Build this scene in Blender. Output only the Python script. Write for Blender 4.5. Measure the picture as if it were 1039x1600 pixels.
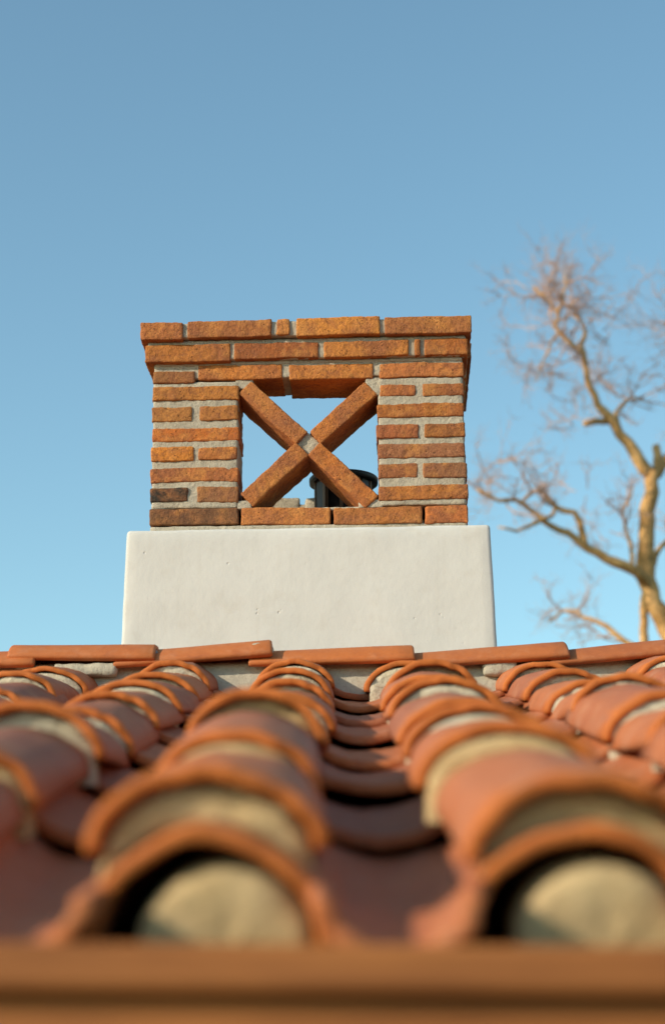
import bpy, bmesh, math, random
from math import radians as R, sin, cos, pi
from mathutils import Vector, Matrix, noise

for o in list(bpy.data.objects):
    bpy.data.objects.remove(o)
SC = bpy.context.scene
COL = SC.collection

# ------------------------------------------------------------------ camera
CAM_POS = Vector((0, 0, 3.4))
PITCH, YAW, ROLL = R(16), R(0.24), R(0.55)
fw = Vector((-sin(YAW)*cos(PITCH), cos(YAW)*cos(PITCH), sin(PITCH)))
rt = Vector((cos(YAW), sin(YAW), 0))
up = rt.cross(fw)
rt2 = rt*cos(ROLL) - up*sin(ROLL)
up2 = up*cos(ROLL) + rt*sin(ROLL)
cd = bpy.data.cameras.new('camera')
cam = bpy.data.objects.new('camera', cd)
COL.objects.link(cam)
cam.matrix_world = Matrix(((rt2.x, up2.x, -fw.x, CAM_POS.x), (rt2.y, up2.y, -fw.y, CAM_POS.y),
                           (rt2.z, up2.z, -fw.z, CAM_POS.z), (0, 0, 0, 1)))
cd.sensor_fit = 'VERTICAL'
cd.sensor_height = 36
cd.lens = 67.5
cd.clip_start = 0.05
cd.clip_end = 3000
cd.dof.use_dof = True
cd.dof.focus_distance = 4.82
cd.dof.aperture_fstop = 2.9
SC.camera = cam

# ------------------------------------------------------------------ sky, sun, exposure
SUN_EL, SUN_AZ = R(23), R(241)          # azimuth clockwise from +Y
wd = bpy.data.worlds.new('World')
SC.world = wd
wd.use_nodes = True
nt = wd.node_tree
sky = nt.nodes.new('ShaderNodeTexSky')
sky.sky_type = 'NISHITA'
sky.sun_disc = False
sky.sun_elevation = SUN_EL
sky.sun_rotation = SUN_AZ
sky.air_density = 1.0
sky.dust_density = 0.7
sky.ozone_density = 1.0
tint = nt.nodes.new('ShaderNodeMix')
tint.data_type = 'RGBA'
tint.blend_type = 'MULTIPLY'
tint.inputs[0].default_value = 1
tint.inputs[7].default_value = (0.97, 1.20, 1.10, 1)
bg = nt.nodes['Background']
nt.links.new(sky.outputs[0], tint.inputs[6])
nt.links.new(tint.outputs[2], bg.inputs[0])
bg.inputs[1].default_value = 0.15
sd = bpy.data.lights.new('sun', 'SUN')
sd.energy = 3.8
sd.angle = R(0.53)
sd.color = (1.0, 0.865, 0.67)
sun = bpy.data.objects.new('sun', sd)
COL.objects.link(sun)
to_sun = Vector((sin(SUN_AZ)*cos(SUN_EL), cos(SUN_AZ)*cos(SUN_EL), sin(SUN_EL)))
sun.rotation_euler = to_sun.to_track_quat('Z', 'Y').to_euler()
sun.location = (-5, -5, 12)
vs = SC.view_settings
vs.view_transform = 'Standard'
vs.look = 'None'
vs.exposure = 0.22
vs.gamma = 1
vs.use_curve_mapping = False
SC.render.engine = 'CYCLES'

# ------------------------------------------------------------------ helpers
def link(o, parent=None):
    COL.objects.link(o)
    if parent:
        o.parent = parent
    return o

def obj(name, me, mat=None, parent=None, loc=None, rot=None):
    if isinstance(me, bmesh.types.BMesh):
        bm = me
        me = bpy.data.meshes.new(name)
        bm.normal_update()
        bm.to_mesh(me)
        bm.free()
    if mat and not me.materials:
        me.materials.append(mat)
    o = bpy.data.objects.new(name, me)
    if loc is not None: o.location = loc
    if rot is not None: o.rotation_euler = rot
    return link(o, parent)

def empty(name, loc, rz=0):
    o = bpy.data.objects.new(name, None)
    o.location = loc
    o.rotation_euler = (0, 0, rz)
    o.empty_display_size = 0.2
    return link(o)

def tag(o, label=None, cat=None, group=None, kind=None):
    if label: o['label'] = label
    if cat: o['category'] = cat
    if group: o['group'] = group
    if kind: o['kind'] = kind
    return o

def smooth(o, on=True):
    for p in o.data.polygons: p.use_smooth = on
    return o

def nz(v, s, seed=0.0):
    return noise.noise(Vector((v[0]*s+seed*7.13, v[1]*s-seed*3.7, v[2]*s+seed*1.9)))

def axis_pts(lo, hi, r, n):
    pts = [lo, lo+r*0.4, lo+r]
    for i in range(1, n):
        pts.append(lo+r+(hi-lo-2*r)*i/n)
    pts += [hi-r, hi-r*0.4, hi]
    return pts

def rough_box(bm, lo, hi, r, res, amp, scale, seed, big=0.0, mat=None, shape=None):
    """A box with rounded, worn edges: its skin pushed in and out by noise."""
    r = min(r, *[(hi[i]-lo[i])*0.45 for i in range(3)])
    ax = [axis_pts(lo[i], hi[i], r, max(1, int(round((hi[i]-lo[i]-2*r)/res)))) for i in range(3)]
    cache = {}
    ctr = Vector([(lo[i]+hi[i])/2 for i in range(3)])
    def vert(p):
        k = (round(p[0], 6), round(p[1], 6), round(p[2], 6))
        if k in cache: return cache[k]
        inner = Vector([min(max(p[i], lo[i]+r), hi[i]-r) for i in range(3)])
        d = Vector(p)-inner
        q = inner+d.normalized()*r if d.length > 1e-9 else Vector(p)
        n = d.normalized() if d.length > 1e-9 else (Vector(p)-ctr).normalized()
        e = amp*(nz(q, scale, seed)+0.6*nz(q, scale*2.7, seed+5)+0.45*nz(q, scale*6, seed+9))
        q = q+n*e
        if big:
            q = q+Vector((nz(q, 9, seed+1), nz(q, 9, seed+2), nz(q, 9, seed+3)))*big
        if shape: q = shape(q)
        if mat is not None: q = mat @ q
        cache[k] = bm.verts.new(q)
        return cache[k]
    for a in range(3):
        b, c = (a+1) % 3, (a+2) % 3
        for side in (0, 1):
            for i in range(len(ax[b])-1):
                for j in range(len(ax[c])-1):
                    ps = []
                    for (ii, jj) in ((i, j), (i+1, j), (i+1, j+1), (i, j+1)):
                        p = [0, 0, 0]
                        p[a] = hi[a] if side else lo[a]
                        p[b] = ax[b][ii]
                        p[c] = ax[c][jj]
                        ps.append(vert(p))
                    if not side: ps.reverse()
                    try: bm.faces.new(ps)
                    except ValueError: pass

def box(bm, lo, hi, mat=None):
    v = [Vector((x, y, z)) for z in (lo[2], hi[2]) for y in (lo[1], hi[1]) for x in (lo[0], hi[0])]
    v = [bm.verts.new(mat @ q if mat is not None else q) for q in v]
    for f in ((0, 2, 3, 1), (4, 5, 7, 6), (0, 1, 5, 4), (2, 6, 7, 3), (0, 4, 6, 2), (1, 3, 7, 5)):
        bm.faces.new([v[i] for i in f])

def tube(bm, pts, rads, seg=8, wob=0.0, seed=0):
    rings = []
    prev = None
    for i, p in enumerate(pts):
        a = pts[max(0, i-1)]
        b = pts[min(len(pts)-1, i+1)]
        t = (b-a).normalized()
        if prev is None:
            u = t.orthogonal().normalized()
        else:
            u = (prev-t*prev.dot(t))
            u = u.normalized() if u.length > 1e-6 else t.orthogonal().normalized()
        prev = u
        w = t.cross(u)
        ring = []
        for k in range(seg):
            an = 2*pi*k/seg
            rr = rads[i]*(1+(wob*nz(p*1.0+u*cos(an)+w*sin(an), 3.1, seed) if wob else 0))
            ring.append(bm.verts.new(p+(u*cos(an)+w*sin(an))*rr))
        rings.append(ring)
    for i in range(len(rings)-1):
        for k in range(seg):
            bm.faces.new((rings[i][k], rings[i][(k+1) % seg], rings[i+1][(k+1) % seg], rings[i+1][k]))
    bm.faces.new(list(reversed(rings[0])))
    bm.faces.new(rings[-1])

# ------------------------------------------------------------------ materials
class NT:
    def __init__(s, name):
        s.m = bpy.data.materials.new(name)
        s.m.use_nodes = True
        s.t = s.m.node_tree
        s.b = s.t.nodes['Principled BSDF']
        s.tc = s.t.nodes.new('ShaderNodeTexCoord')
        s.oi = s.t.nodes.new('ShaderNodeObjectInfo')
    def L(s, a, b): s.t.links.new(a, b)
    def vec(s, off=True):
        if not off: return s.tc.outputs['Object']
        c = s.t.nodes.new('ShaderNodeVectorMath'); c.operation = 'MULTIPLY_ADD'
        cx = s.t.nodes.new('ShaderNodeCombineXYZ')
        for i in range(3): s.L(s.oi.outputs['Random'], cx.inputs[i])
        s.L(cx.outputs[0], c.inputs[0]); c.inputs[1].default_value = (31, 17, 53)
        s.L(s.tc.outputs['Object'], c.inputs[2])
        return c.outputs[0]
    def noise(s, v, scale, detail=3, rough=0.55, dist=0):
        n = s.t.nodes.new('ShaderNodeTexNoise')
        n.inputs['Scale'].default_value = scale
        n.inputs['Detail'].default_value = detail
        n.inputs['Roughness'].default_value = rough
        n.inputs['Distortion'].default_value = dist
        s.L(v, n.inputs['Vector'])
        return n.outputs['Fac']
    def voro(s, v, scale, feat='F1'):
        n = s.t.nodes.new('ShaderNodeTexVoronoi')
        n.feature = feat
        n.inputs['Scale'].default_value = scale
        s.L(v, n.inputs['Vector'])
        return n.outputs['Distance']
    def ramp(s, f, stops, interp='LINEAR'):
        n = s.t.nodes.new('ShaderNodeValToRGB')
        n.color_ramp.interpolation = interp
        e = n.color_ramp.elements
        while len(e) < len(stops): e.new(0.5)
        for i, (p, c) in enumerate(stops):
            e[i].position = p
            e[i].color = tuple(c)+(1,) if not isinstance(c, (int, float)) else (c, c, c, 1)
        s.L(f, n.inputs[0])
        return n.outputs[0]
    def mix(s, f, a, b, mode='MIX'):
        n = s.t.nodes.new('ShaderNodeMix')
        n.data_type = 'RGBA'; n.blend_type = mode
        for sock, val in ((n.inputs[0], f), (n.inputs[6], a), (n.inputs[7], b)):
            if isinstance(val, (int, float)): sock.default_value = val
            elif isinstance(val, (tuple, list)): sock.default_value = tuple(val)+(1,)
            else: s.L(val, sock)
        return n.outputs[2]
    def math(s, op, a, b=0.0):
        n = s.t.nodes.new('ShaderNodeMath'); n.operation = op
        for sock, val in ((n.inputs[0], a), (n.inputs[1], b)):
            if isinstance(val, (int, float)): sock.default_value = val
            else: s.L(val, sock)
        return n.outputs[0]
    def bump(s, h, strength, dist, prev=None):
        n = s.t.nodes.new('ShaderNodeBump')
        n.inputs['Strength'].default_value = strength
        n.inputs['Distance'].default_value = dist
        s.L(h, n.inputs['Height'])
        if prev: s.L(prev, n.inputs['Normal'])
        return n.outputs[0]
    def done(s, col, rough=0.8, normal=None, spec=0.3, metal=0.0):
        if isinstance(col, tuple): s.b.inputs['Base Color'].default_value = col+(1,)
        else: s.L(col, s.b.inputs['Base Color'])
        if isinstance(rough, (int, float)): s.b.inputs['Roughness'].default_value = rough
        else: s.L(rough, s.b.inputs['Roughness'])
        s.b.inputs['Specular IOR Level'].default_value = spec
        s.b.inputs['Metallic'].default_value = metal
        if normal: s.L(normal, s.b.inputs['Normal'])
        return s.m

def mat_tile():
    n = NT('terracotta_tile')
    v = n.vec()
    # tile body: per-tile colour from orange-red to dull mauve
    base = n.ramp(n.oi.outputs['Random'], [(0.0, (0.42, 0.120, 0.044)), (0.22, (0.47, 0.145, 0.050)), (0.42, (0.33, 0.105, 0.054)),
                                           (0.62, (0.45, 0.138, 0.050)), (0.82, (0.24, 0.085, 0.056)), (1.0, (0.38, 0.110, 0.044))])
    m1 = n.noise(v, 9, 4, 0.6)
    c = n.mix(n.ramp(m1, [(0.38, 0.0), (0.7, 0.6)]), base, (0.43, 0.145, 0.058))
    m2 = n.noise(v, 21, 5, 0.65, 0.6)
    c = n.mix(n.ramp(m2, [(0.54, 0.0), (0.72, 0.55)]), c, (0.21, 0.072, 0.046))
    # pale lime bloom and dust
    m3 = n.noise(v, 14, 6, 0.75, 0.3)
    c = n.mix(n.ramp(m3, [(0.50, 0.0), (0.70, 0.55)]), c, (0.50, 0.29, 0.195))
    m4 = n.noise(v, 120, 4, 0.7)
    c = n.mix(n.ramp(m4, [(0.60, 0.0), (0.72, 0.35)]), c, (0.52, 0.29, 0.18))
    c = n.mix(n.ramp(m4, [(0.28, 0.5), (0.40, 0.0)]), c, (0.13, 0.05, 0.035))
    # more saturated orange on the lip at the lower end of the tile
    lip = n.t.nodes.new('ShaderNodeAttribute'); lip.attribute_name = 'lip'
    lip_tone = n.mix(n.ramp(m2, [(0.35, 0.0), (0.7, 0.7)]), (0.52, 0.145, 0.024), (0.42, 0.105, 0.022))
    c = n.mix(n.math('MULTIPLY', lip.outputs['Fac'], 0.9), c, lip_tone)
    h1 = n.noise(v, 40, 4, 0.6)
    h2 = n.noise(v, 220, 2, 0.6)
    nm = n.bump(h1, 0.45, 0.004)
    nm = n.bump(h2, 0.45, 0.001, nm)
    return n.done(c, n.ramp(m3, [(0.35, 0.55), (0.7, 0.85)]), nm, 0.28)

def mat_brick():
    n = NT('fired_brick')
    v = n.vec()
    base = n.ramp(n.oi.outputs['Random'], [(0.0, (0.47, 0.148, 0.038)), (0.25, (0.56, 0.215, 0.052)),
                                           (0.5, (0.42, 0.140, 0.045)), (0.75, (0.53, 0.175, 0.042)), (1.0, (0.36, 0.145, 0.066))])
    tintc = n.mix(1.0, base, n.oi.outputs['Color'], 'MULTIPLY')
    m1 = n.noise(v, 13, 3, 0.55, 0.3)
    c = n.mix(n.ramp(m1, [(0.42, 0.0), (0.66, 0.75)]), tintc, (0.30, 0.105, 0.05))
    m2 = n.noise(v, 17, 3, 0.55, 0.2)
    c = n.mix(n.ramp(m2, [(0.52, 0.0), (0.7, 0.65)]), c, (0.62, 0.26, 0.070))
    m3 = n.noise(v, 90, 5, 0.7)
    c = n.mix(n.ramp(m3, [(0.36, 0.55), (0.5, 0.0)]), c, (0.17, 0.065, 0.04))
    c = n.mix(n.ramp(m3, [(0.62, 0.0), (0.75, 0.3)]), c, (0.58, 0.33, 0.17))
    m5 = n.noise(v, 330, 3, 0.7)
    c = n.mix(n.ramp(m5, [(0.34, 0.55), (0.46, 0.0)]), c, (0.18, 0.060, 0.030))
    c = n.mix(n.ramp(m5, [(0.56, 0.0), (0.68, 0.4)]), c, (0.66, 0.34, 0.13))
    # pits burnt out of the clay
    vw = n.t.nodes.new('ShaderNodeVectorMath'); vw.operation = 'ADD'
    nn = n.t.nodes.new('ShaderNodeTexNoise'); nn.inputs['Scale'].default_value = 130
    n.L(v, nn.inputs['Vector'])
    sc = n.t.nodes.new('ShaderNodeVectorMath'); sc.operation = 'SCALE'; sc.inputs['Scale'].default_value = 0.012
    n.L(nn.outputs['Color'], sc.inputs[0]); n.L(v, vw.inputs[0]); n.L(sc.outputs[0], vw.inputs[1])
    p = n.voro(vw.outputs[0], 130)
    gate = n.noise(v, 45, 2)
    pit = n.math('MULTIPLY', n.ramp(p, [(0.16, 1.0), (0.30, 0.0)]), n.ramp(gate, [(0.52, 0.0), (0.60, 1.0)]))
    c = n.mix(n.math('MULTIPLY', pit, 0.65), c, (0.07, 0.03, 0.02))
    # soot on the bricks marked with a low alpha
    soot = n.math('SUBTRACT', 1.0, n.oi.outputs['Alpha'])
    sm = n.ramp(n.noise(v, 24, 3, 0.6, 0.5), [(0.42, 1.0), (0.68, 0.30)])
    c = n.mix(n.math('MULTIPLY', soot, sm), c, (0.045, 0.037, 0.03))
    h1 = n.noise(v, 70, 5, 0.65)
    h2 = n.noise(v, 300, 3, 0.6)
    nm = n.bump(h1, 0.9, 0.006)
    nm = n.bump(h2, 0.7, 0.0015, nm)
    nm = n.bump(n.math('SUBTRACT', 1.0, pit), 0.7, 0.003, nm)
    return n.done(c, 0.92, nm, 0.15)

def mat_mortar(name, a, b, d, rough_sc=1.0):
    n = NT(name)
    v = n.vec()
    m1 = n.noise(v, 12, 4, 0.6)
    c = n.mix(n.ramp(m1, [(0.35, 0.0), (0.68, 1.0)]), a, b)
    m2 = n.noise(v, 140, 4, 0.7)
    c = n.mix(n.ramp(m2, [(0.34, 0.6), (0.48, 0.0)]), c, d)
    h1 = n.noise(v, 60*rough_sc, 5, 0.7)
    h2 = n.noise(v, 320, 3, 0.6)
    nm = n.bump(h1, 0.9, 0.006)
    nm = n.bump(h2, 0.8, 0.0018, nm)
    return n.done(c, 0.95, nm, 0.1)

def mat_plaster():
    n = NT('white_plaster')
    v = n.vec(False)
    m1 = n.noise(v, 4.5, 4, 0.6)
    c = n.mix(n.ramp(m1, [(0.3, 0.0), (0.7, 1.0)]), (0.575, 0.555, 0.525), (0.62, 0.60, 0.57))
    m2 = n.noise(v, 16, 5, 0.65)
    c = n.mix(n.ramp(m2, [(0.55, 0.0), (0.75, 0.30)]), c, (0.48, 0.42, 0.35))
    ms = n.t.nodes.new('ShaderNodeMapping'); ms.inputs['Scale'].default_value = (22, 22, 1.6)
    n.L(v, ms.inputs[0])
    st = n.noise(ms.outputs[0], 1.6, 3, 0.6)
    c = n.mix(n.ramp(st, [(0.54, 0.0), (0.76, 0.22)]), c, (0.46, 0.41, 0.35))
    # small chips and pinholes
    chips = n.voro(v, 34)
    g = n.noise(v, 13, 2)
    ch = n.math('MULTIPLY', n.ramp(chips, [(0.05, 1.0), (0.13, 0.0)]), n.ramp(g, [(0.57, 0.0), (0.63, 1.0)]))
    c = n.mix(n.math('MULTIPLY', ch, 0.2), c, (0.42, 0.36, 0.29))
    h0 = n.noise(v, 7, 3, 0.5)
    h1 = n.noise(v, 45, 4, 0.6)
    h2 = n.noise(v, 260, 3, 0.6)
    nm = n.bump(h0, 0.12, 0.02)
    nm = n.bump(h1, 0.3, 0.003, nm)
    nm = n.bump(h2, 0.35, 0.0008, nm)
    nm = n.bump(n.math('SUBTRACT', 1.0, ch), 0.5, 0.003, nm)
    return n.done(c, 0.85, nm, 0.2)

def mat_bark():
    n = NT('bark')
    v = n.vec(False)
    m1 = n.noise(v, 7, 4, 0.6)
    c = n.mix(n.ramp(m1, [(0.35, 0.0), (0.65, 1.0)]), (0.52, 0.275, 0.10), (0.72, 0.42, 0.175))
    m2 = n.noise(v, 40, 3, 0.6)
    c = n.mix(n.ramp(m2, [(0.35, 0.6), (0.5, 0.0)]), c, (0.09, 0.055, 0.035))
    return n.done(c, 0.9, n.bump(m2, 0.8, 0.02), 0.1)

def mat_simple(name, c1, c2, scale, rough=0.8, spec=0.3, metal=0.0, bump=0.002, stretch=None):
    n = NT(name)
    v = n.vec(False)
    if stretch:
        ms = n.t.nodes.new('ShaderNodeMapping'); ms.inputs['Scale'].default_value = stretch
        n.L(v, ms.inputs[0]); v = ms.outputs[0]
    m1 = n.noise(v, scale, 4, 0.6)
    c = n.mix(n.ramp(m1, [(0.32, 0.0), (0.68, 1.0)]), c1, c2)
    return n.done(c, rough, n.bump(n.noise(v, scale*8, 3), 0.4, bump), spec, metal)

TILE = mat_tile()
BRICK = mat_brick()
MORTAR = mat_mortar('brick_mortar', (0.41, 0.35, 0.27), (0.51, 0.445, 0.35), (0.25, 0.205, 0.155))
TMORTAR = mat_mortar('tile_mortar', (0.54, 0.37, 0.185), (0.62, 0.45, 0.25), (0.36, 0.24, 0.125))
PMORTAR = mat_mortar('pale_tile_mortar', (0.50, 0.43, 0.31), (0.64, 0.57, 0.45), (0.32, 0.26, 0.18))
BED = mat_mortar('ridge_mortar', (0.43, 0.385, 0.30), (0.50, 0.455, 0.37), (0.36, 0.31, 0.24), 0.5)
PLASTER = mat_plaster()
BARK = mat_bark()
TWIG = mat_simple('twig_bark', (0.44, 0.27, 0.21), (0.56, 0.37, 0.29), 6, 0.9, 0.1)
BLACK = mat_simple('black_painted_steel', (0.018, 0.019, 0.022), (0.03, 0.031, 0.034), 30, 0.5, 0.4)
RUST = mat_simple('dull_flue_steel', (0.15, 0.10, 0.065), (0.22, 0.15, 0.10), 30, 0.5, 0.4)
SHIELD = mat_simple('grey_flue_steel', (0.05, 0.055, 0.065), (0.075, 0.08, 0.09), 20, 0.5, 0.4)
GUTTER = mat_simple('brown_gutter_paint', (0.20, 0.066, 0.020), (0.36, 0.13, 0.038), 3.5, 0.55, 0.2, 0, 0.0006, (1, 6, 6))
DECK = mat_simple('roof_felt', (0.03, 0.028, 0.026), (0.05, 0.045, 0.04), 20, 0.95, 0.1)
STUCCO = mat_simple('wall_stucco', (0.66, 0.62, 0.55), (0.72, 0.69, 0.62), 3, 0.9, 0.2, 0, 0.003)
GRASS = mat_simple('dry_ground', (0.10, 0.085, 0.05), (0.16, 0.13, 0.08), 0.4, 0.95, 0.1)
LEAD = mat_simple('grey_flashing', (0.16, 0.165, 0.17), (0.22, 0.22, 0.22), 12, 0.6, 0.4)

# ------------------------------------------------------------------ ground
bm = bmesh.new()
bmesh.ops.create_grid(bm, x_segments=8, y_segments=8, size=900)
g = obj('ground', bm, GRASS)
tag(g, 'dry bare ground around the house', 'ground', kind='structure')

# ------------------------------------------------------------------ house with tiled roof
PITCH_ROOF = R(14.0)
EAVE_Y, EAVE_Z = 1.45, 3.465
HX = 2.02                                   # half length of the roof
RIDGE_Y = 4.47
HOUSE = Vector((0, 4.47, 0))
house = empty('house', HOUSE)
tag(house, 'house with a low roof of orange terracotta barrel tiles and a brown eaves gutter', 'house')

def slope(s, nrm):                          # roof coordinates -> world Y, Z
    return (EAVE_Y+s*cos(PITCH_ROOF)-nrm*sin(PITCH_ROOF), EAVE_Z+s*sin(PITCH_ROOF)+nrm*cos(PITCH_ROOF))

bm = bmesh.new()
box(bm, (-1.9, -2.4, 0.0), (1.9, 2.4, 3.36))
smooth(obj('wall', bm, STUCCO, house), False)

SR = 3.13
bm = bmesh.new()
box(bm, (-HX, 0.0, -0.10), (HX, SR, -0.030))
roof = obj('roof', bm, DECK, house, Vector((0, EAVE_Y, EAVE_Z))-HOUSE, (PITCH_ROOF, 0, 0))
yr, zr = slope(SR, -0.03)
bm = bmesh.new()
box(bm, (-HX, 0.0, -0.07), (HX, SR, 0.0))
obj('rear_slope', bm, DECK, house, Vector((0, yr+SR*cos(PITCH_ROOF)+0.01, zr-SR*sin(PITCH_ROOF)))-HOUSE, (PITCH_ROOF, 0, pi))

def barrel(wf, hf, wb, hb, th, L, seed, concave=False, lipv=1.0, seg=26, nl=6, wob=0.004):
    """A hand-made barrel tile: half-elliptic shell, front end at y = 0, worn rounded lips."""
    bm = bmesh.new()
    ys = [0.0, 0.0, 0.004, 0.012]+[L*i/nl for i in range(1, nl+1)]
    ins = [0.35, 0.08, 0.0, 0.0]+[0]*nl          # the lip is rounded: shell thins at the very end
    rows = []
    for j, y in enumerate(ys):
        t = y/L
        w, h = wf+(wb-wf)*t, hf+(hb-hf)*t
        if j == 1: y = 0.0015
        o_, i_ = [], []
        for k in range(seg+1):
            a = pi*k/seg
            e = wob*nz((cos(a)*2, y*4, sin(a)*2), 1.2, seed)+wob*0.35*nz((cos(a)*8, y*20, sin(a)*8), 1.3, seed+3)
            sag = wob*1.3*nz((y*3, 0, 0), 1.0, seed+8)
            d = th*ins[j]*0.5
            yy = y+0.006*nz((cos(a)*2.5, sin(a)*2.5, 0), 1.1, seed+11)*(1-t)
            yy += 0.022*max(0.0, nz((cos(a)*5, sin(a)*5, 0), 1.3, seed+17)-0.34)*max(0.0, 1-t*6)
            co = Vector((cos(a)*(w-d+e), yy, sin(a)*(h-d+e)+sag))
            ci = Vector((cos(a)*(w-th+d+e), yy, sin(a)*(h-th+d+e)+sag))
            o_.append(bm.verts.new(co))
            i_.append(bm.verts.new(ci))
        rows.append((o_, i_))
    for j in range(len(rows)-1):
        (o0, i0), (o1, i1) = rows[j], rows[j+1]
        for k in range(seg):
            bm.faces.new((o0[k], o0[k+1], o1[k+1], o1[k]))
            bm.faces.new((i0[k+1], i0[k], i1[k], i1[k+1]))
        bm.faces.new((o0[0], o1[0], i1[0], i0[0]))
        bm.faces.new((o0[seg], i0[seg], i1[seg], o1[seg]))
    o0, i0 = rows[0]
    for k in range(seg): bm.faces.new((o0[k+1], o0[k], i0[k], i0[k+1]))
    o0, i0 = rows[-1]
    for k in range(seg): bm.faces.new((o0[k], o0[k+1], i0[k+1], i0[k]))
    if concave:
        for v_ in bm.verts: v_.co.z = -v_.co.z
        bmesh.ops.reverse_faces(bm, faces=bm.faces[:])
    me = bpy.data.meshes.new('tile')
    bmesh.ops.recalc_face_normals(bm, faces=bm.faces[:])
    bm.to_mesh(me)
    bm.free()
    at = me.attributes.new('lip', 'FLOAT', 'POINT')
    for i_, v_ in enumerate(me.vertices):
        at.data[i_].value = (0.25 if concave else lipv) if v_.co.y < 0.0115 else 0.0
    for p in me.polygons: p.use_smooth = True
    me.materials.append(TILE)
    return me

TH = 0.012
LEN = 0.47
covers = [barrel(0.092, 0.067, 0.089, 0.060, TH, LEN, s) for s in range(5)]
starters = [barrel(0.094, 0.088, 0.090, 0.084, TH, 0.20, s+20) for s in range(3)]
pans = [barrel(0.094, 0.062, 0.108, 0.070, 0.014, LEN, s+40, True) for s in range(4)]
pan_eave = [barrel(0.060, 0.050, 0.108, 0.070, 0.014, 0.66, s+50, True) for s in range(2)]

def plug(w, h, depth, seed, rough=0.004, drop=0.03, mat=None):
    """Half-round lump of mortar packed under a tile's front end."""
    bm = bmesh.new()
    seg, nr = 18, 6
    ctr = []
    rings = []
    for j in range(nr+1):
        f = j/nr
        ring = []
        for k in range(seg+1):
            a = pi*k/seg
            p = Vector((cos(a)*w*f, 0, sin(a)*h*f))
            if k in (0, seg): p.z -= drop
            e = rough*(nz(p, 45, seed)+0.8*nz(p, 110, seed+4))
            edge = 0.003*max(0, f-0.8)/0.2
            edge += 0.007*max(0.0, nz((a*3, 0, seed), 1.0, seed+6))*max(0, f-0.6)/0.4
            ring.append(bm.verts.new((p.x, e+edge, p.z)))
        rings.append(ring)
    for j in range(nr):
        for k in range(seg):
            bm.faces.new((rings[j][k+1], rings[j][k], rings[j+1][k], rings[j+1][k+1]))
    back = [bm.verts.new((v_.co.x, depth, v_.co.z)) for v_ in rings[-1]]
    for k in range(seg): bm.faces.new((rings[-1][k+1], rings[-1][k], back[k], back[k+1]))
    bmesh.ops.remove_doubles(bm, verts=bm.verts[:], dist=0.00005)
    me = bpy.data.meshes.new('mortar_plug')
    bm.to_mesh(me); bm.free()
    for p in me.polygons: p.use_smooth = True
    me.materials.append(mat or TMORTAR)
    return me
plugs_pale = [plug(0.0795, 0.0535, 0.07, s+4, 0.006, 0.03, PMORTAR) for s in range(5)]
plugs = [plug(0.0795, 0.0535, 0.07, s, 0.007) for s in range(5)]
plugs_eave = [plug(0.065, 0.061, 0.08, s+9, 0.002) for s in range(3)]  # undersized: the dark gap left around it stands in for the tile's shadow

def crescent(seed):
    """Mortar squeezed between the eaves tile and the first cover."""
    bm = bmesh.new()
    seg, nr = 18, 4
    rings = []
    for j in range(nr+1):
        f = j/nr
        ring = []
        for k in range(seg+1):
            a = R(12)+R(156)*k/seg
            pi_ = Vector((cos(a)*0.0925, 0, sin(a)*0.087-0.0625))
            po = Vector((cos(a)*0.0775, 0, sin(a)*0.051-0.001))
            p = pi_.lerp(po, f)
            e = 0.005*(nz(p, 45, seed)+0.8*nz(p, 110, seed+4))+0.006*f*f
            ring.append(bm.verts.new((p.x, e, p.z)))
        rings.append(ring)
    for j in range(nr):
        for k in range(seg):
            bm.faces.new((rings[j][k+1], rings[j][k], rings[j+1][k], rings[j+1][k+1]))
    for rg, fl in ((rings[-1], 0), (rings[0], 1)):
        bk = [bm.verts.new((v_.co.x, 0.05, v_.co.z)) for v_ in rg]
        for k in range(seg):
            f_ = (rg[k+1], rg[k], bk[k], bk[k+1])
            bm.faces.new(f_ if not fl else tuple(reversed(f_)))
    me = bpy.data.meshes.new('mortar_plug')
    bm.to_mesh(me); bm.free()
    for p in me.polygons: p.use_smooth = True
    me.materials.append(TMORTAR)
    return me
crescents = [crescent(s) for s in range(3)]

rnd = random.Random(4)
SP, X0 = 0.28, -0.1025
KMIN, KMAX = -6, 7
cover_s = [0.032, 0.435, 0.885, 1.29, 1.69, 2.09, 2.45, 2.83]
cover_n = [0.079, 0.085, 0.093, 0.068, 0.054, 0.041, 0.043, 0.042]
# measured heights of single columns: (course: (shift along slope, lift))
special = {0: {1: (0.0, -0.006), 2: (-0.01, 0.000), 3: (0.02, -0.016), 4: (0.0, -0.014)}, 1: {6: (-0.10, 0.018), 1: (0.02, -0.004), 2: (0.02, -0.024), 3: (0.0, -0.012)}, 2: {4: (0, 0.012), 3: (0.0, 0.008)}, -1: {}}
xshift = {(1, 7): -0.038, (1, 6): 0.0, (2, 7): -0.01, (-1, 7): 0.006, (0, 1): -0.006, (0, 2): -0.006}
recess_special = {(0, 2): 0.020, (1, 6): 0.03, (1, 0): 0.022, (0, 0): 0.014}
def place(me, name, x, s, nrm, tilt, rz=0, ry=0):
    o = bpy.data.objects.new(name, me)
    o.location = (x, s, nrm)
    o.rotation_euler = (-tilt, ry, rz)
    COL.objects.link(o)
    o.parent = roof
    return o

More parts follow.
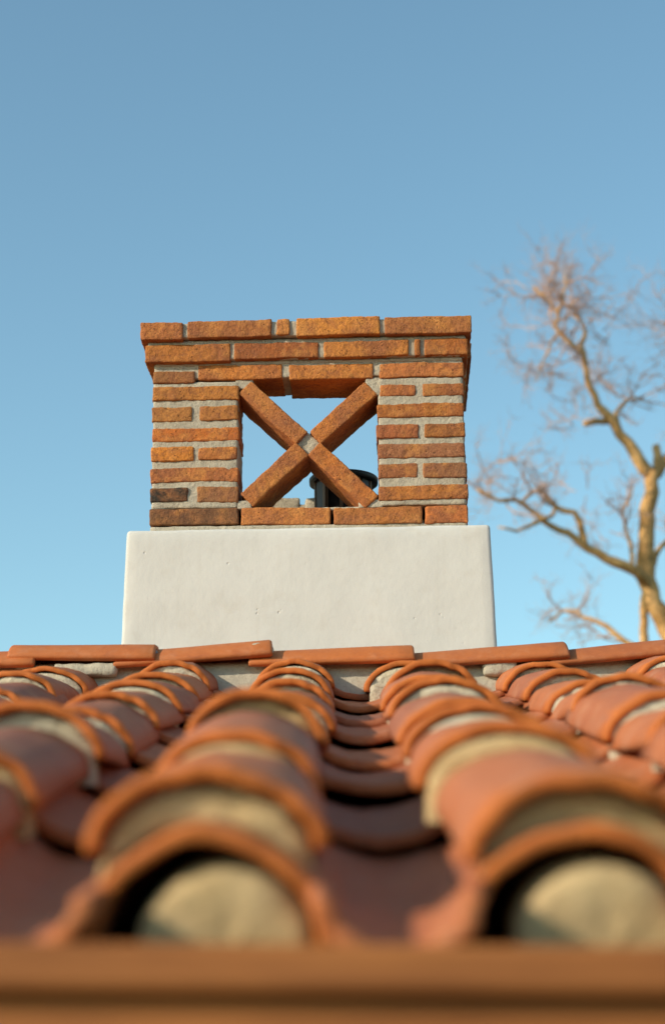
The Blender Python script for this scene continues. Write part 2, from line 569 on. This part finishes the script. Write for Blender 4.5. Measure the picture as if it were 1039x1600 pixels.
for k in range(KMIN, KMAX+1):
    x = X0+SP*k
    # pans: one column to the right of each cover
    xp = x+SP/2
    ps = [-0.062, 0.548, 0.9385, 1.33, 1.73, 2.11, 2.54, 2.93]
    for i, s in enumerate(ps):
        if k not in (0,): s += rnd.uniform(-0.02, 0.02) if i else 0
        L = 0.66 if i == 0 else LEN
        zf = 0.062+0.016+rnd.uniform(-0.002, 0.004)     # rim height of the front end
        if i == 0: zf = 0.064
        me = rnd.choice(pan_eave) if i == 0 else rnd.choice(pans)
        if i == len(ps)-1: me = pans[0]
        place(me, 'pan_tile', xp+rnd.uniform(-0.003, 0.003), s, zf, math.atan2(0.015, 0.40) if i else math.atan2(0.004, 0.6),
              rnd.uniform(-0.012, 0.012), rnd.uniform(-0.02, 0.02))
    # starter at the eaves
    rz = rnd.uniform(-0.015, 0.015)
    place(rnd.choice(starters), 'eaves_tile', x, 0.0, 0.016, 0.0, rz)
    place(rnd.choice(plugs_eave), 'mortar_plug', x+0.013, 0.004+rnd.uniform(-0.004, 0.004), 0.012, 0, rz)
    sp = special.get(k, {})
    cs, cn = [], []
    for i in range(len(cover_s)):
        ds, dn = sp.get(i, (None, None))
        j = 0.012 if abs(k) > 0 else 0.004
        if ds is None: ds, dn = rnd.uniform(-2*j, 2*j), rnd.uniform(-j*0.7, j*0.7)
        cs.append(cover_s[i]+ds)
        cn.append(cover_n[i]+dn-(0.018 if (k not in (0, 1) and i < 4) else 0))
    cs.append(cs[-1]+0.39); cn.append(cn[-1])
    for i in range(len(cover_s)):
        ex = cs[i+1]-cs[i]
        tilt = math.atan2(cn[i]-(cn[i+1]-0.017), ex)
        xx = x+rnd.uniform(-0.005, 0.005)+xshift.get((k, i), -0.011 if (k == 1 and i) else 0)
        sx, sz = rnd.uniform(0.95, 1.06), rnd.uniform(0.93, 1.07)
        if i == 0: sx = sz = 1.0
        if k == 0: sx, sz = ((1.0, 1.0), (0.93, 0.98), (0.92, 1.0), (0.94, 0.98), (0.95, 1), (0.95, 1), (0.95, 1), (0.95, 1))[i]
        rz, ry = rnd.uniform(-0.03, 0.03), rnd.uniform(-0.045, 0.045)
        if k in (0, 1): rz, ry = rz*0.5, ry*0.4
        place(rnd.choice(covers), 'cover_tile', xx, cs[i], cn[i], tilt, rz, ry).scale = (sx, 1, sz)
        rec = recess_special.get((k, i), rnd.choice((-0.003, -0.001, 0.001, 0.004, 0.012)))
        o = place(rnd.choice((plugs_pale if (i > 1 and (k, i) != (0, 2)) else plugs) if i else crescents), 'mortar_plug', xx, cs[i]+rec, cn[i]-0.0015, tilt, rz, ry)
        o.scale = (sx, 0.7, sz) if i else (1, 1, 1)

# ridge: mortar bed with cap tiles on top
def W(v): return Vector(v)-HOUSE
ridge = bpy.data.objects.new('ridge', None)
bm = bmesh.new()
def bedshape(q):
    f = (q.z-4.17)/0.14
    q.y += (0.045*f) if q.y < RIDGE_Y else -0.02*f
    q.z += 0.010*nz((q.x, 0, 0), 2.3, 3)*max(0, f)
    return q
rough_box(bm, (-HX+0.01, 4.385, 4.12), (HX-0.01, 4.545, 4.312), 0.012, 0.02, 0.003, 26, 3, 0.004, None, bedshape)
bmesh.ops.translate(bm, verts=bm.verts[:], vec=-HOUSE)
ridge = smooth(obj('ridge', bm, BED, house))
cap_half, cap_sag = 0.096, 0.047
def cap_mesh(L, seed):
    bm = bmesh.new()
    Rr = (cap_half**2+cap_sag**2)/(2*cap_sag)
    am = math.asin(cap_half/Rr)
    seg, nl, th = 14, 8, 0.015
    xs = [0, 0.002, 0.006]+[L*i/nl for i in range(1, nl)]+[L-0.006, L-0.002, L]
    ins = [0.6, 0.25, 0]+[0]*(nl-1)+[0, 0.25, 0.6]
    rows = []
    for j, x in enumerate(xs):
        t = x/L
        sc = 0.88+0.12*t
        o_, i_ = [], []
        for k in range(seg+1):
            a = -am+2*am*k/seg
            e = 0.0016*nz((a*2, x*5, 0), 1.3, seed)+0.0006*nz((a*9, x*22, 0), 1.3, seed)
            d = th*0.5*ins[j]
            for lst, rr in ((o_, Rr-d+e), (i_, Rr-th+d+e)):
                lst.append(bm.verts.new((x, sin(a)*rr*sc, (cos(a)*rr-Rr)*sc)))
        rows.append((o_, i_))
    for j in range(len(rows)-1):
        (o0, i0), (o1, i1) = rows[j], rows[j+1]
        for k in range(seg):
            bm.faces.new((o0[k], o1[k], o1[k+1], o0[k+1]))
            bm.faces.new((i0[k+1], i1[k+1], i1[k], i0[k]))
        bm.faces.new((o0[0], i0[0], i1[0], o1[0]))
        bm.faces.new((o0[seg], o1[seg], i1[seg], i0[seg]))
    for (o0, i0), fl in ((rows[0], 0), (rows[-1], 1)):
        for k in range(seg):
            f = (o0[k], o0[k+1], i0[k+1], i0[k])
            bm.faces.new(f if not fl else tuple(reversed(f)))
    bmesh.ops.recalc_face_normals(bm, faces=bm.faces[:])
    return bm
# crest line of each cap: left x, left z, right x, right z
caps = [(-2.02, 4.334, -1.64, 4.354), (-1.71, 4.334, -1.33, 4.356), (-1.39, 4.336, -1.02, 4.354), (-1.08, 4.3345, -0.715, 4.346),
        (-0.779, 4.3595, -0.4346, 4.3565), (-0.535, 4.336, -0.1654, 4.3655), (-0.218, 4.337, 0.1688, 4.348),
        (0.125, 4.326, 0.5259, 4.353), (0.478, 4.329, 0.865, 4.366), (0.81, 4.332, 1.20, 4.356), (1.14, 4.334, 1.53, 4.358), (1.47, 4.334, 1.86, 4.356)]
for i, (xa, za, xb, zb) in enumerate(caps):
    L = math.hypot(xb-xa, zb-za)
    o = obj('ridge_tile', cap_mesh(L, i+60), TILE, ridge, W((xa, RIDGE_Y, za)), (0, -math.atan2(zb-za, xb-xa), R(0.25*((i % 3)-1))))
    at = o.data.attributes.new('lip', 'FLOAT', 'POINT')
    at.data.foreach_set('value', [0.55]*len(o.data.vertices))  # whole cap turned more orange: its sunlit look put into the colour
    smooth(o)
    bm = bmesh.new()
    rough_box(bm, (xb-0.055, RIDGE_Y-0.066, zb-0.052), (xb-0.004+(0.009 if i in (4, 5) else 0), RIDGE_Y+0.066, zb-0.017), 0.014, 0.012, 0.004, 60, i, 0.004)
    bmesh.ops.translate(bm, verts=bm.verts[:], vec=-HOUSE)
    smooth(obj('mortar_plug', bm, BED if i != 4 else LEAD, ridge))
# trowelled lumps where mortar oozed out over the field tiles
for i, (lx, ly, lz, sx, sy, sz) in enumerate([(-0.595, 4.405, 4.284, 0.075, 0.016, 0.016), (0.365, 4.408, 4.282, 0.040, 0.016, 0.022),
                                              (-1.15, 4.405, 4.28, 0.07, 0.016, 0.018), (1.25, 4.405, 4.28, 0.07, 0.016, 0.018)]):
    bm = bmesh.new()
    rough_box(bm, (lx-sx, ly-sy, lz-sz), (lx+sx, ly+sy, lz+sz), min(sx, sy, sz)*0.8, 0.008, 0.003, 38, i+30, 0.006)
    bmesh.ops.translate(bm, verts=bm.verts[:], vec=-HOUSE)
    smooth(obj('mortar_lump', bm, BED, ridge))

# gutter along the eaves: hemmed lip, shadow groove, box body
def gutter_mesh():
    prof = [(-0.004, 0.0), (-0.012, 0.0015), (-0.016, -0.004), (-0.017, -0.026), (-0.014, -0.031), (0.000, -0.033), (0.006, -0.036),
            (0.006, -0.041), (0.003, -0.046), (0.002, -0.085), (0.006, -0.093), (0.062, -0.093), (0.062, -0.034), (0.060, -0.034), (0.060, -0.090), (0.010, -0.090), (0.008, -0.085), (0.008, -0.036), (0.0, -0.030), (-0.006, -0.004)]
    bm = bmesh.new()
    n = 24
    rings = []
    for i in range(n+1):
        x = -HX+2*HX*i/n
        rings.append([bm.verts.new((x, p[0], p[1]+0.0012*nz((x, 0, 0), 1.7, 2))) for p in prof])
    m = len(prof)
    for i in range(n):
        for k in range(m):
            bm.faces.new((rings[i][k], rings[i][(k+1) % m], rings[i+1][(k+1) % m], rings[i+1][k]))
    bm.faces.new(rings[0]); bm.faces.new(list(reversed(rings[-1])))
    bmesh.ops.recalc_face_normals(bm, faces=bm.faces[:])
    return bm
obj('gutter', gutter_mesh(), GUTTER, house, W((0, 1.382, 3.4775)), (0, R(0.9), 0))
bm = bmesh.new()
box(bm, (-HX, 1.452, 3.28), (HX, 1.472, 3.44))
bmesh.ops.translate(bm, verts=bm.verts[:], vec=-HOUSE)
obj('fascia_board', bm, GUTTER, house)

# ------------------------------------------------------------------ chimney
CH = Vector((-0.079, 4.6412, 4.6998))
chim = empty('chimney', CH, R(-1.5))
tag(chim, 'white plastered chimney crowned by an open brick screen with an X of diagonal bricks', 'chimney')

bm = bmesh.new()
def batter(q):
    f = -q.z/0.31
    q.x *= 1+0.015*f
    q.y -= 0.006*f
    return q
rough_box(bm, (-0.4515, -0.05, -1.15), (0.4505, 0.72, -0.0215), 0.010, 0.022, 0.0008, 11, 2, 0.0015, None, batter)
smooth(obj('plaster_base', bm, PLASTER, chim))

WT = 0.150                                  # thickness of the brick wall
ROWS = {1: (.032, [(-0.4297, -0.3201, 0.4917, 0.5375), (-0.3081, -0.092, 0.4949, 0.5407), (-0.0788, -0.0443, 0.4989, 0.5411), (-0.0261, 0.1859, 0.494, 0.5415), (0.1999, 0.4203, 0.4942, 0.5398)]),
        2: (.017, [(-0.4164, -0.2001, 0.4346, 0.482), (-0.1869, 0.0271, 0.4402, 0.4823), (0.042, 0.2587, 0.4404, 0.4825), (0.2751, 0.2882, 0.4394, 0.4831), (0.3014, 0.4095, 0.4402, 0.4841)]),
        3: (0, [(-0.3977, -0.2919, 0.3831, 0.4154), (-0.2805, -0.0661, 0.3908, 0.4293), (-0.048, 0.1674, 0.3859, 0.4251), (0.1839, 0.3986, 0.3879, 0.4252)]),
        4: (0, [(-0.4002, -0.1788, 0.3349, 0.3723), (0.1846, 0.2746, 0.3361, 0.3666), (0.2926, 0.3971, 0.3347, 0.3676)]),
        5: (0, [(-0.3993, -0.2974, 0.2799, 0.318), (-0.2778, -0.1794, 0.2809, 0.3189), (0.1772, 0.3956, 0.279, 0.3152)]),
        6: (0, [(-0.3984, -0.1758, 0.2254, 0.2604), (0.1739, 0.2788, 0.2243, 0.2596), (0.296, 0.3973, 0.2246, 0.2606)]),
        7: (0, [(-0.3992, -0.2914, 0.1735, 0.2111), (-0.2783, -0.1821, 0.1747, 0.2071), (0.1755, 0.3974, 0.1705, 0.2071)]),
        8: (0, [(-0.4015, -0.1778, 0.1169, 0.1544), (0.1763, 0.2749, 0.1183, 0.1555), (0.289, 0.3985, 0.116, 0.1549)]),
        9: (0, [(-0.3996, -0.3064, 0.0653, 0.1007), (-0.2821, -0.1776, 0.0629, 0.1034), (0.1754, 0.4015, 0.0599, 0.0968)]),
        10: (0, [(-0.4017, -0.1773, 0.0045, 0.0456), (-0.1685, 0.0531, 0.0019, 0.0446), (0.0619, 0.2831, -0.0007, 0.0419), (0.291, 0.3999, -0.0022, 0.042)])}
# tint (multiplies the clay colour) and soot of single bricks, as (row, index)
LOOK = {(1, 0): (1.05, .95, .8, 0), (1, 3): (1.15, 1.15, 1, 0), (1, 2): (1.1, 1.3, 1.4, 0), (1, 4): (.95, 1.05, 1.1, 0), (2, 0): (1, 1, .9, .1), (3, 1): (1.15, 1.25, 1.2, 0),
        (3, 2): (1.1, 1.2, 1.1, 0), (5, 0): (.85, .95, 1.15, .15), (6, 0): (1.05, .9, .8, 0), (7, 0): (1.15, 1.15, .9, 0), (9, 0): (.8, .95, 1.2, 1.0),
        (9, 1): (.9, 1.05, 1.2, .25), (10, 0): (.85, .95, 1.05, .6), (8, 2): (.85, 1.0, 1.2, .2), (6, 2): (.8, .9, 1.0, .2), (8, 1): (.95, .9, .85, .1)}

# mortar core, one rough mesh that carries the bricks
bm = bmesh.new()
def core(lo, hi, seed, r=0.006, res=0.009, amp=0.0016):
    rough_box(bm, lo, hi, r, res, amp, 55, seed, 0.0012)
core((-0.3975, 0.0036, 0.0475), (-0.1795, WT-0.004, 0.386), 1)
core((0.1785, 0.0036, 0.046), (0.3955, WT-0.004, 0.3865), 2)
core((-0.3960, 0.0008, 0.4295), (0.3945, 0.05, 0.4405), 33)
core((-0.3965, 0.0035, 0.3935), (0.3955, WT-0.004, 0.4405), 3)
core((-0.4115, -0.0122, 0.4395), (0.4065, WT-0.004, 0.4945), 4)
core((-0.4260, -0.0262, 0.4965), (0.4170, WT-0.004, 0.5375), 5)
core((-0.3995, 0.003, -0.034), (0.3965, WT-0.004, 0.0015), 6)
core((-0.1735, 0.012, 0.039), (0.1735, WT-0.010, 0.0475), 7)
# side walls and rear corners
BACK = 0.60
for sgn in (-1, 1):
    a, b = sorted((sgn*0.3965, sgn*0.287))
    core((a, WT-0.006, -0.034), (b, BACK-0.004, 0.0465), 8+sgn, res=0.02)
    core((a, 0.478, 0.0425), (b, BACK-0.004, 0.3865), 20+sgn, res=0.02)
    core((a, WT-0.006, 0.3985), (b, BACK-0.004, 0.4405), 23+sgn, res=0.02)
    a, b = sorted((sgn*0.4115, sgn*0.283))
    core((a, WT-0.006, 0.4395), (b, BACK-0.004, 0.4945), 10+sgn, res=0.02)
    a, b = sorted((sgn*0.4225, sgn*0.279))
    core((a, WT-0.006, 0.4965), (b, BACK-0.004, 0.533), 13+sgn, res=0.02)
# mortar fillets holding the diagonals
for i, (fx, fz, hx, hz) in enumerate([(-0.163, 0.379, 0.022, 0.014), (0.167, 0.366, 0.019, 0.024), (-0.162, 0.056, 0.018, 0.011), (0.155, 0.053, 0.030, 0.011)]):
    rough_box(bm, (fx-hx, 0.005 if i < 4 else 0.006, fz-hz), (fx+hx, WT-0.012, fz+hz), 0.003, 0.006, 0.0013, 70, 40+i, 0.001)
rough_box(bm, (-0.0235, 0.010, -0.0225), (0.0235, WT-0.012, 0.0225), 0.004, 0.006, 0.0016, 70, 47, 0.001,
          Matrix.Translation((0, 0, 0.2145)) @ Matrix.Rotation(R(44), 4, 'Y'))
screen = smooth(obj('brick_screen', bm, MORTAR, chim))

def brick(lo, hi, seed, res=0.010, look=None, loc=None, rot=None, amp=0.0016):
    c = Vector([(lo[i]+hi[i])/2 for i in range(3)])
    h = [(hi[i]-lo[i])/2+(0.0004, 0, 0.0005)[i] for i in range(3)]
    bm = bmesh.new()
    rough_box(bm, tuple(-x for x in h), tuple(h), 0.0038, res, amp, 60, seed, 0.0028)
    o = obj('brick', bm, BRICK, screen, loc if loc is not None else c, rot)
    smooth(o)
    t = look or (lambda q: (q*rnd.uniform(.94, 1.06), q*rnd.uniform(.92, 1.12), q*rnd.uniform(.9, 1.3), rnd.uniform(0, .15)))(rnd.choice((.78, .88, .95, 1.0, 1.06)))
    o.color = (t[0], t[1], t[2], 1-t[3])
    return o

sd_ = 100
for r_, (off, lst) in ROWS.items():
    for i, (a, b, z0, z1) in enumerate(lst):
        sd_ += 1
        depth = WT
        if (b-a) < 0.12 and r_ not in (1, 2): depth = WT
        b_ = brick((a, -off+rnd.uniform(-.0015, .0015), z0), (b, depth+rnd.uniform(-.006, .004), z1), sd_, 0.0065, LOOK.get((r_, i)))
        if (r_, i) == (9, 0): b_['label'] = 'brick blackened with soot at the lower left'
# the X
for i, (ax, az, bx, bz) in enumerate([(-0.163, 0.3675, -0.0165, 0.2290), (0.162, 0.3605, 0.0165, 0.2285), (-0.158, 0.0665, -0.0150, 0.2000), (0.158, 0.0555, 0.0150, 0.1995)]):
    cx, cz = (ax+bx)/2, (az+bz)/2
    L = math.hypot(bx-ax, bz-az)
    ang = -math.atan2(bz-az, bx-ax)
    brick((-L/2, -WT/2+0.001, -0.0228), (L/2, WT/2-0.001, 0.0228), 300+i, 0.0065,
          [(1.0, 1.0, .95, .05), (1.0, .95, .9, .05), (.92, .9, .95, .05), (.98, .95, .9, .05)][i], Vector((cx, WT/2, cz)), (0, ang, 0))
# bricks of the side walls
zr_ = {1: (.495, .539), 2: (.440, .4825), 3: (.386, .427), 4: (.335, .371), 5: (.28, .317), 6: (.2255, .26), 7: (.1735, .209), 8: (.117, .155), 9: (.0635, .100), 10: (.002, .044)}
for sgn in (-1, 1):
    for r_, (z0, z1) in zr_.items():
        outx = {1: .427, 2: .414}.get(r_, .3995)
        cuts = [0.163, 0.372, 0.385, 0.598] if r_ % 2 else [0.163, 0.268, 0.281, 0.488, 0.501, 0.598]
        if 4 <= r_ <= 9: cuts = [0.474, 0.598]
        for j in range(0, len(cuts), 2):
            a, b = sorted((sgn*outx, sgn*0.284))
            sd_ += 1
            brick((a, cuts[j], z0), (b, cuts[j+1], z1), sd_, 0.022)
# low block parapet closing the back of the flue chamber
bm = bmesh.new()
rough_box(bm, (-0.2865, 0.47, -0.03), (0.2865, 0.59, 0.192), 0.010, 0.016, 0.003, 40, 71, 0.003)
par = smooth(obj('rear_parapet', bm, MORTAR, chim))
for i, (a, b) in enumerate([(-0.284, -0.20), (-0.186, -0.045), (-0.032, 0.110), (0.124, 0.284)]):
    bm = bmesh.new()
    hw = (b-a)/2
    rough_box(bm, (-hw, -0.064, -0.052), (hw, 0.064, 0.052), 0.010, 0.014, 0.003, 40, 80+i, 0.003)
    smooth(obj('block', bm, MORTAR, par, ((a+b)/2, 0.53, 0.158)))

# ------------------------------------------------------------------ flue cap inside the screen
FC = Vector((0.010, 4.985, 0))
fz = 4.910
flue = empty('flue_cap', (FC.x, FC.y, CH.z-0.03))
tag(flue, 'round black metal flue cap with upright slats, seen through the brick screen', 'flue cap')
zb = CH.z-0.03
def lathe(bm, prof, seg=40):
    rings = []
    for (r_, z) in prof:
        rings.append([bm.verts.new((r_*cos(2*pi*k/seg), r_*sin(2*pi*k/seg), z)) for k in range(seg)])
    for i in range(len(rings)-1):
        for k in range(seg):
            bm.faces.new((rings[i][k], rings[i][(k+1) % seg], rings[i+1][(k+1) % seg], rings[i+1][k]))
    bm.faces.new(list(reversed(rings[0]))); bm.faces.new(rings[-1])
    bmesh.ops.recalc_face_normals(bm, faces=bm.faces[:])
top = fz-zb
bm = bmesh.new()
lathe(bm, [(0.085, top-0.001), (0.0925, top-0.004), (0.0935, top+0.010), (0.091, top+0.013), (0.05, top+0.020), (0.004, top+0.024)])
smooth(obj('lid', bm, BLACK, flue))
bm = bmesh.new()
lathe(bm, [(0.060, 0.0), (0.060, top-0.012), (0.056, top-0.012)])
smooth(obj('flue_pipe', bm, BLACK, flue))
bm = bmesh.new()
lathe(bm, [(0.062, 0.09), (0.083, 0.09), (0.083, 0.106), (0.062, 0.115)])
smooth(obj('collar', bm, BLACK, flue))
for k in range(10):
    a = 2*pi*(k+0.35)/10
    bm = bmesh.new()
    m = Matrix.Rotation(a, 4, 'Z')
    box(bm, (0.0665, -0.004, 0.108), (0.0805, 0.004, top-0.002), m)
    obj('slat', bm, RUST, flue)
for k in (0, 1, 2):
    a0 = R(190+120*k)
    bm = bmesh.new()
    seg = 8
    vs_ = []
    for i in range(seg+1):
        a = a0+R(38)*i/seg
        vs_.append([bm.verts.new((rr*cos(a), rr*sin(a), z)) for rr in (0.0755, 0.0770) for z in (0.106, top-0.003)])
    for i in range(seg):
        p, q = vs_[i], vs_[i+1]
        for (m0, m1) in ((0, 1), (1, 3), (3, 2), (2, 0)):
            bm.faces.new((p[m0], p[m1], q[m1], q[m0]))
    bm.faces.new((vs_[0][0], vs_[0][2], vs_[0][3], vs_[0][1])); bm.faces.new((vs_[-1][0], vs_[-1][1], vs_[-1][3], vs_[-1][2]))
    bmesh.ops.recalc_face_normals(bm, faces=bm.faces[:])
    obj('wind_shield', bm, SHIELD, flue)

# ------------------------------------------------------------------ bare tree behind the house
TY = 13.0
TB = Vector((3.3, TY+0.2, 0))
tree = empty('bare_tree', TB)
tag(tree, 'tall bare winter tree with crooked tan limbs rising behind the roof', 'tree')
tr = random.Random(11)
def P(x, z, d=0.0): return Vector((x, TY+d, z))-TB
def resample(pts, step, jit):
    out = [pts[0]]
    for a, b in zip(pts, pts[1:]):
        n = max(1, int((b-a).length/step))
        for i in range(1, n+1):
            q = a.lerp(b, i/n)
            if i < n or b is not pts[-1]:
                q = q+Vector((tr.uniform(-jit, jit), tr.uniform(-jit, jit), tr.uniform(-jit, jit)))
            out.append(q)
    return out
twig_bm = bmesh.new()
ntw = [0]
def twig(p, d, L, r, depth):
    n = 5
    pts = [p]
    q, dd = p.copy(), d.normalized()
    for i in range(n):
        dd = (dd+Vector((tr.uniform(-1, 1), tr.uniform(-1, 1), tr.uniform(-1, 1)))*0.42+Vector((0, 0, 0.05))).normalized()
        q = q+dd*L/n
        pts.append(q)
    if depth == 0: r = min(r, 0.0018)
    tube(twig_bm, pts, [r*(1-0.75*i/n) for i in range(n+1)], 4 if r < 0.006 else 5)
    ntw[0] += 1
    if depth > 0:
        for i in range(1, n+1):
            for _ in range(tr.choice((0, 1, 1, 2))):
                a = Vector((tr.uniform(-1, 1), tr.uniform(-1, 1), tr.uniform(-1, 1)))
                t = (pts[i]-pts[i-1]).normalized()
                twig(pts[i], (t*0.7+a*0.9), L*tr.uniform(0.4, 0.68), r*0.55, depth-1)
def limb(name, xz, r0, r1, d0=0.0, d1=0.0, twigs=0, tl=0.35, frm=0.0, twr=0.008, td=2, seg=10):
    n = len(xz)
    pts = [P(x, z, d0+(d1-d0)*i/max(1, n-1)) for i, (x, z) in enumerate(xz)]
    pts = resample(pts, 0.055, min(0.014, max(r1*0.8, 0.006)))
    m = len(pts)
    rads = [0.87*(r0+(r1-r0)*(i/(m-1))**0.9)*(1+0.12*nz(pts[i], 4, r0*100)) for i in range(m)]
    bm = bmesh.new()
    tube(bm, pts, rads, seg, 0.32, r0*10)
    smooth(obj(name, bm, BARK, tree))
    for _ in range(twigs):
        i = int((frm+(1-frm)*tr.random())*(m-1))
        a = Vector((tr.uniform(-1, 1), tr.uniform(-1, 1), tr.uniform(-0.6, 1)))
        t = (pts[min(m-1, i+1)]-pts[max(0, i-1)]).normalized()
        twig(pts[i], t*0.4+a, tl*tr.uniform(0.6, 1.2), twr, td)
    return pts
limb('trunk', [(3.32, -0.05), (3.25, 1.2), (3.05, 2.8), (2.8, 4.4), (2.55, 5.5), (2.322, 6.137), (2.237, 6.346), (2.169, 6.479), (2.124, 6.635), (2.146, 6.865), (2.147, 7.061), (2.194, 7.253), (2.211, 7.395)], 0.20, 0.060, 0.2, 0.0, 0, seg=14)
limb('limb', [(2.21, 7.36), (2.147, 7.414), (2.078, 7.534), (1.988, 7.654), (1.907, 7.766), (1.825, 7.868), (1.785, 7.98), (1.75, 8.121), (1.736, 8.224), (1.691, 8.249), (1.607, 8.329), (1.54, 8.394), (1.554, 8.497), (1.515, 8.557), (1.452, 8.613), (1.38, 8.669)], 0.054, 0.012, 0, -0.35, 10, 0.40, 0.5)
limb('limb', [(1.736, 8.224), (1.721, 8.308), (1.772, 8.411), (1.759, 8.535), (1.698, 8.62), (1.632, 8.596)], 0.026, 0.008, -0.2, 0.1, 7, 0.4, 0.2)
limb('limb', [(1.554, 8.497), (1.595, 8.606), (1.619, 8.701), (1.616, 8.79)], 0.018, 0.006, -0.3, -0.3, 5, 0.3, 0.2)
limb('limb', [(2.209, 7.33), (2.252, 7.432), (2.262, 7.623)], 0.045, 0.030, 0, 0.1)
limb('limb', [(2.248, 7.39), (2.335, 7.517), (2.48, 7.68), (2.55, 7.95), (2.72, 8.3), (2.75, 8.7), (2.95, 9.1)], 0.042, 0.012, 0.05, 0.4, 16, 0.45, 0.3)
limb('limb', [(1.90, 7.766), (1.801, 7.733), (1.712, 7.677)], 0.030, 0.020, -0.05, -0.25)
limb('limb', [(1.971, 7.664), (1.98, 7.857), (2.082, 7.976), (2.198, 8.004)], 0.022, 0.012, -0.05, 0.15, 7, 0.3, 0.4)
limb('limb', [(2.12, 6.600), (2.049, 6.654), (1.958, 6.692), (1.831, 6.739), (1.702, 6.792), (1.63, 6.848), (1.5, 6.91), (1.388, 6.959), (1.296, 7.028), (1.186, 7.081), (1.072, 7.059), (0.926, 7.14)], 0.043, 0.011, 0, -0.5, 5, 0.28, 0.75)
limb('limb', [(1.681, 6.801), (1.66, 6.926), (1.62, 7.034), (1.487, 7.078), (1.436, 7.144), (1.379, 7.196), (1.282, 7.146), (1.244, 7.09)], 0.034, 0.012, -0.2, -0.3, 6, 0.3, 0.5)
limb('limb', [(1.487, 7.073), (1.447, 6.989), (1.37, 6.953)], 0.018, 0.014, -0.25, -0.38)
limb('limb', [(1.369, 6.95), (1.291, 6.903), (1.198, 6.845), (1.066, 6.866)], 0.018, 0.008, -0.36, -0.5)
limb('limb', [(2.033, 6.663), (2.009, 6.943), (1.988, 7.119), (2.053, 7.236), (2.085, 7.334)], 0.020, 0.008, -0.05, 0.1, 4, 0.3, 0.5)
limb('limb', [(2.33, 6.05), (2.101, 6.117), (1.971, 6.214), (1.864, 6.329), (1.794, 6.378), (1.693, 6.417), (1.676, 6.475), (1.574, 6.476), (1.48, 6.408)], 0.035, 0.010, 0.1, 0.4, 6, 0.32, 0.4)
limb('limb', [(2.45, 5.7), (2.18, 5.95), (2.097, 6.139), (2.108, 6.411), (2.123, 6.62)], 0.045, 0.032, 0.2, 0.05)
limb('limb', [(2.155, 6.69), (2.194, 6.768), (2.269, 6.901), (2.42, 7.05), (2.60, 7.08), (2.80, 7.25)], 0.026, 0.012, 0.05, 0.4, 6, 0.35, 0.5)
limb('limb', [(1.570, 8.36), (1.493, 8.252), (1.437, 8.115), (1.376, 7.946)], 0.013, 0.005, -0.3, -0.4, 8, 0.26, 0.2, 0.005)
# fine twigs gathered at the tips
for (x, z, n, L, d) in [(0.99, 7.24, 6, 0.30, -0.5), (1.40, 8.58, 4, 0.34, -0.3), (1.36, 8.05, 5, 0.26, -0.4), (1.74, 8.72, 5, 0.40, -0.1), (1.95, 8.45, 4, 0.34, 0.1),
                        (1.86, 8.15, 6, 0.30, 0.1), (1.70, 7.72, 6, 0.26, -0.25), (1.5, 6.42, 2, 0.26, 0.4), (1.85, 7.0, 4, 0.26, 0.3), (2.5, 8.6, 6, 0.4, 0.3), (2.55, 8.1, 6, 0.4, 0.3), (1.72, 7.3, 3, 0.26, 0.3)]:
    for _ in range(n):
        twig(P(x, z, d)+Vector((tr.uniform(-.08, .08), tr.uniform(-.15, .15), tr.uniform(-.08, .08))),
             Vector((tr.uniform(-1, 1), tr.uniform(-.8, .8), tr.uniform(-.5, 1))), L, 0.005, 2)
tw = obj('twigs', twig_bm, TWIG, tree)
tw['kind'] = 'stuff'
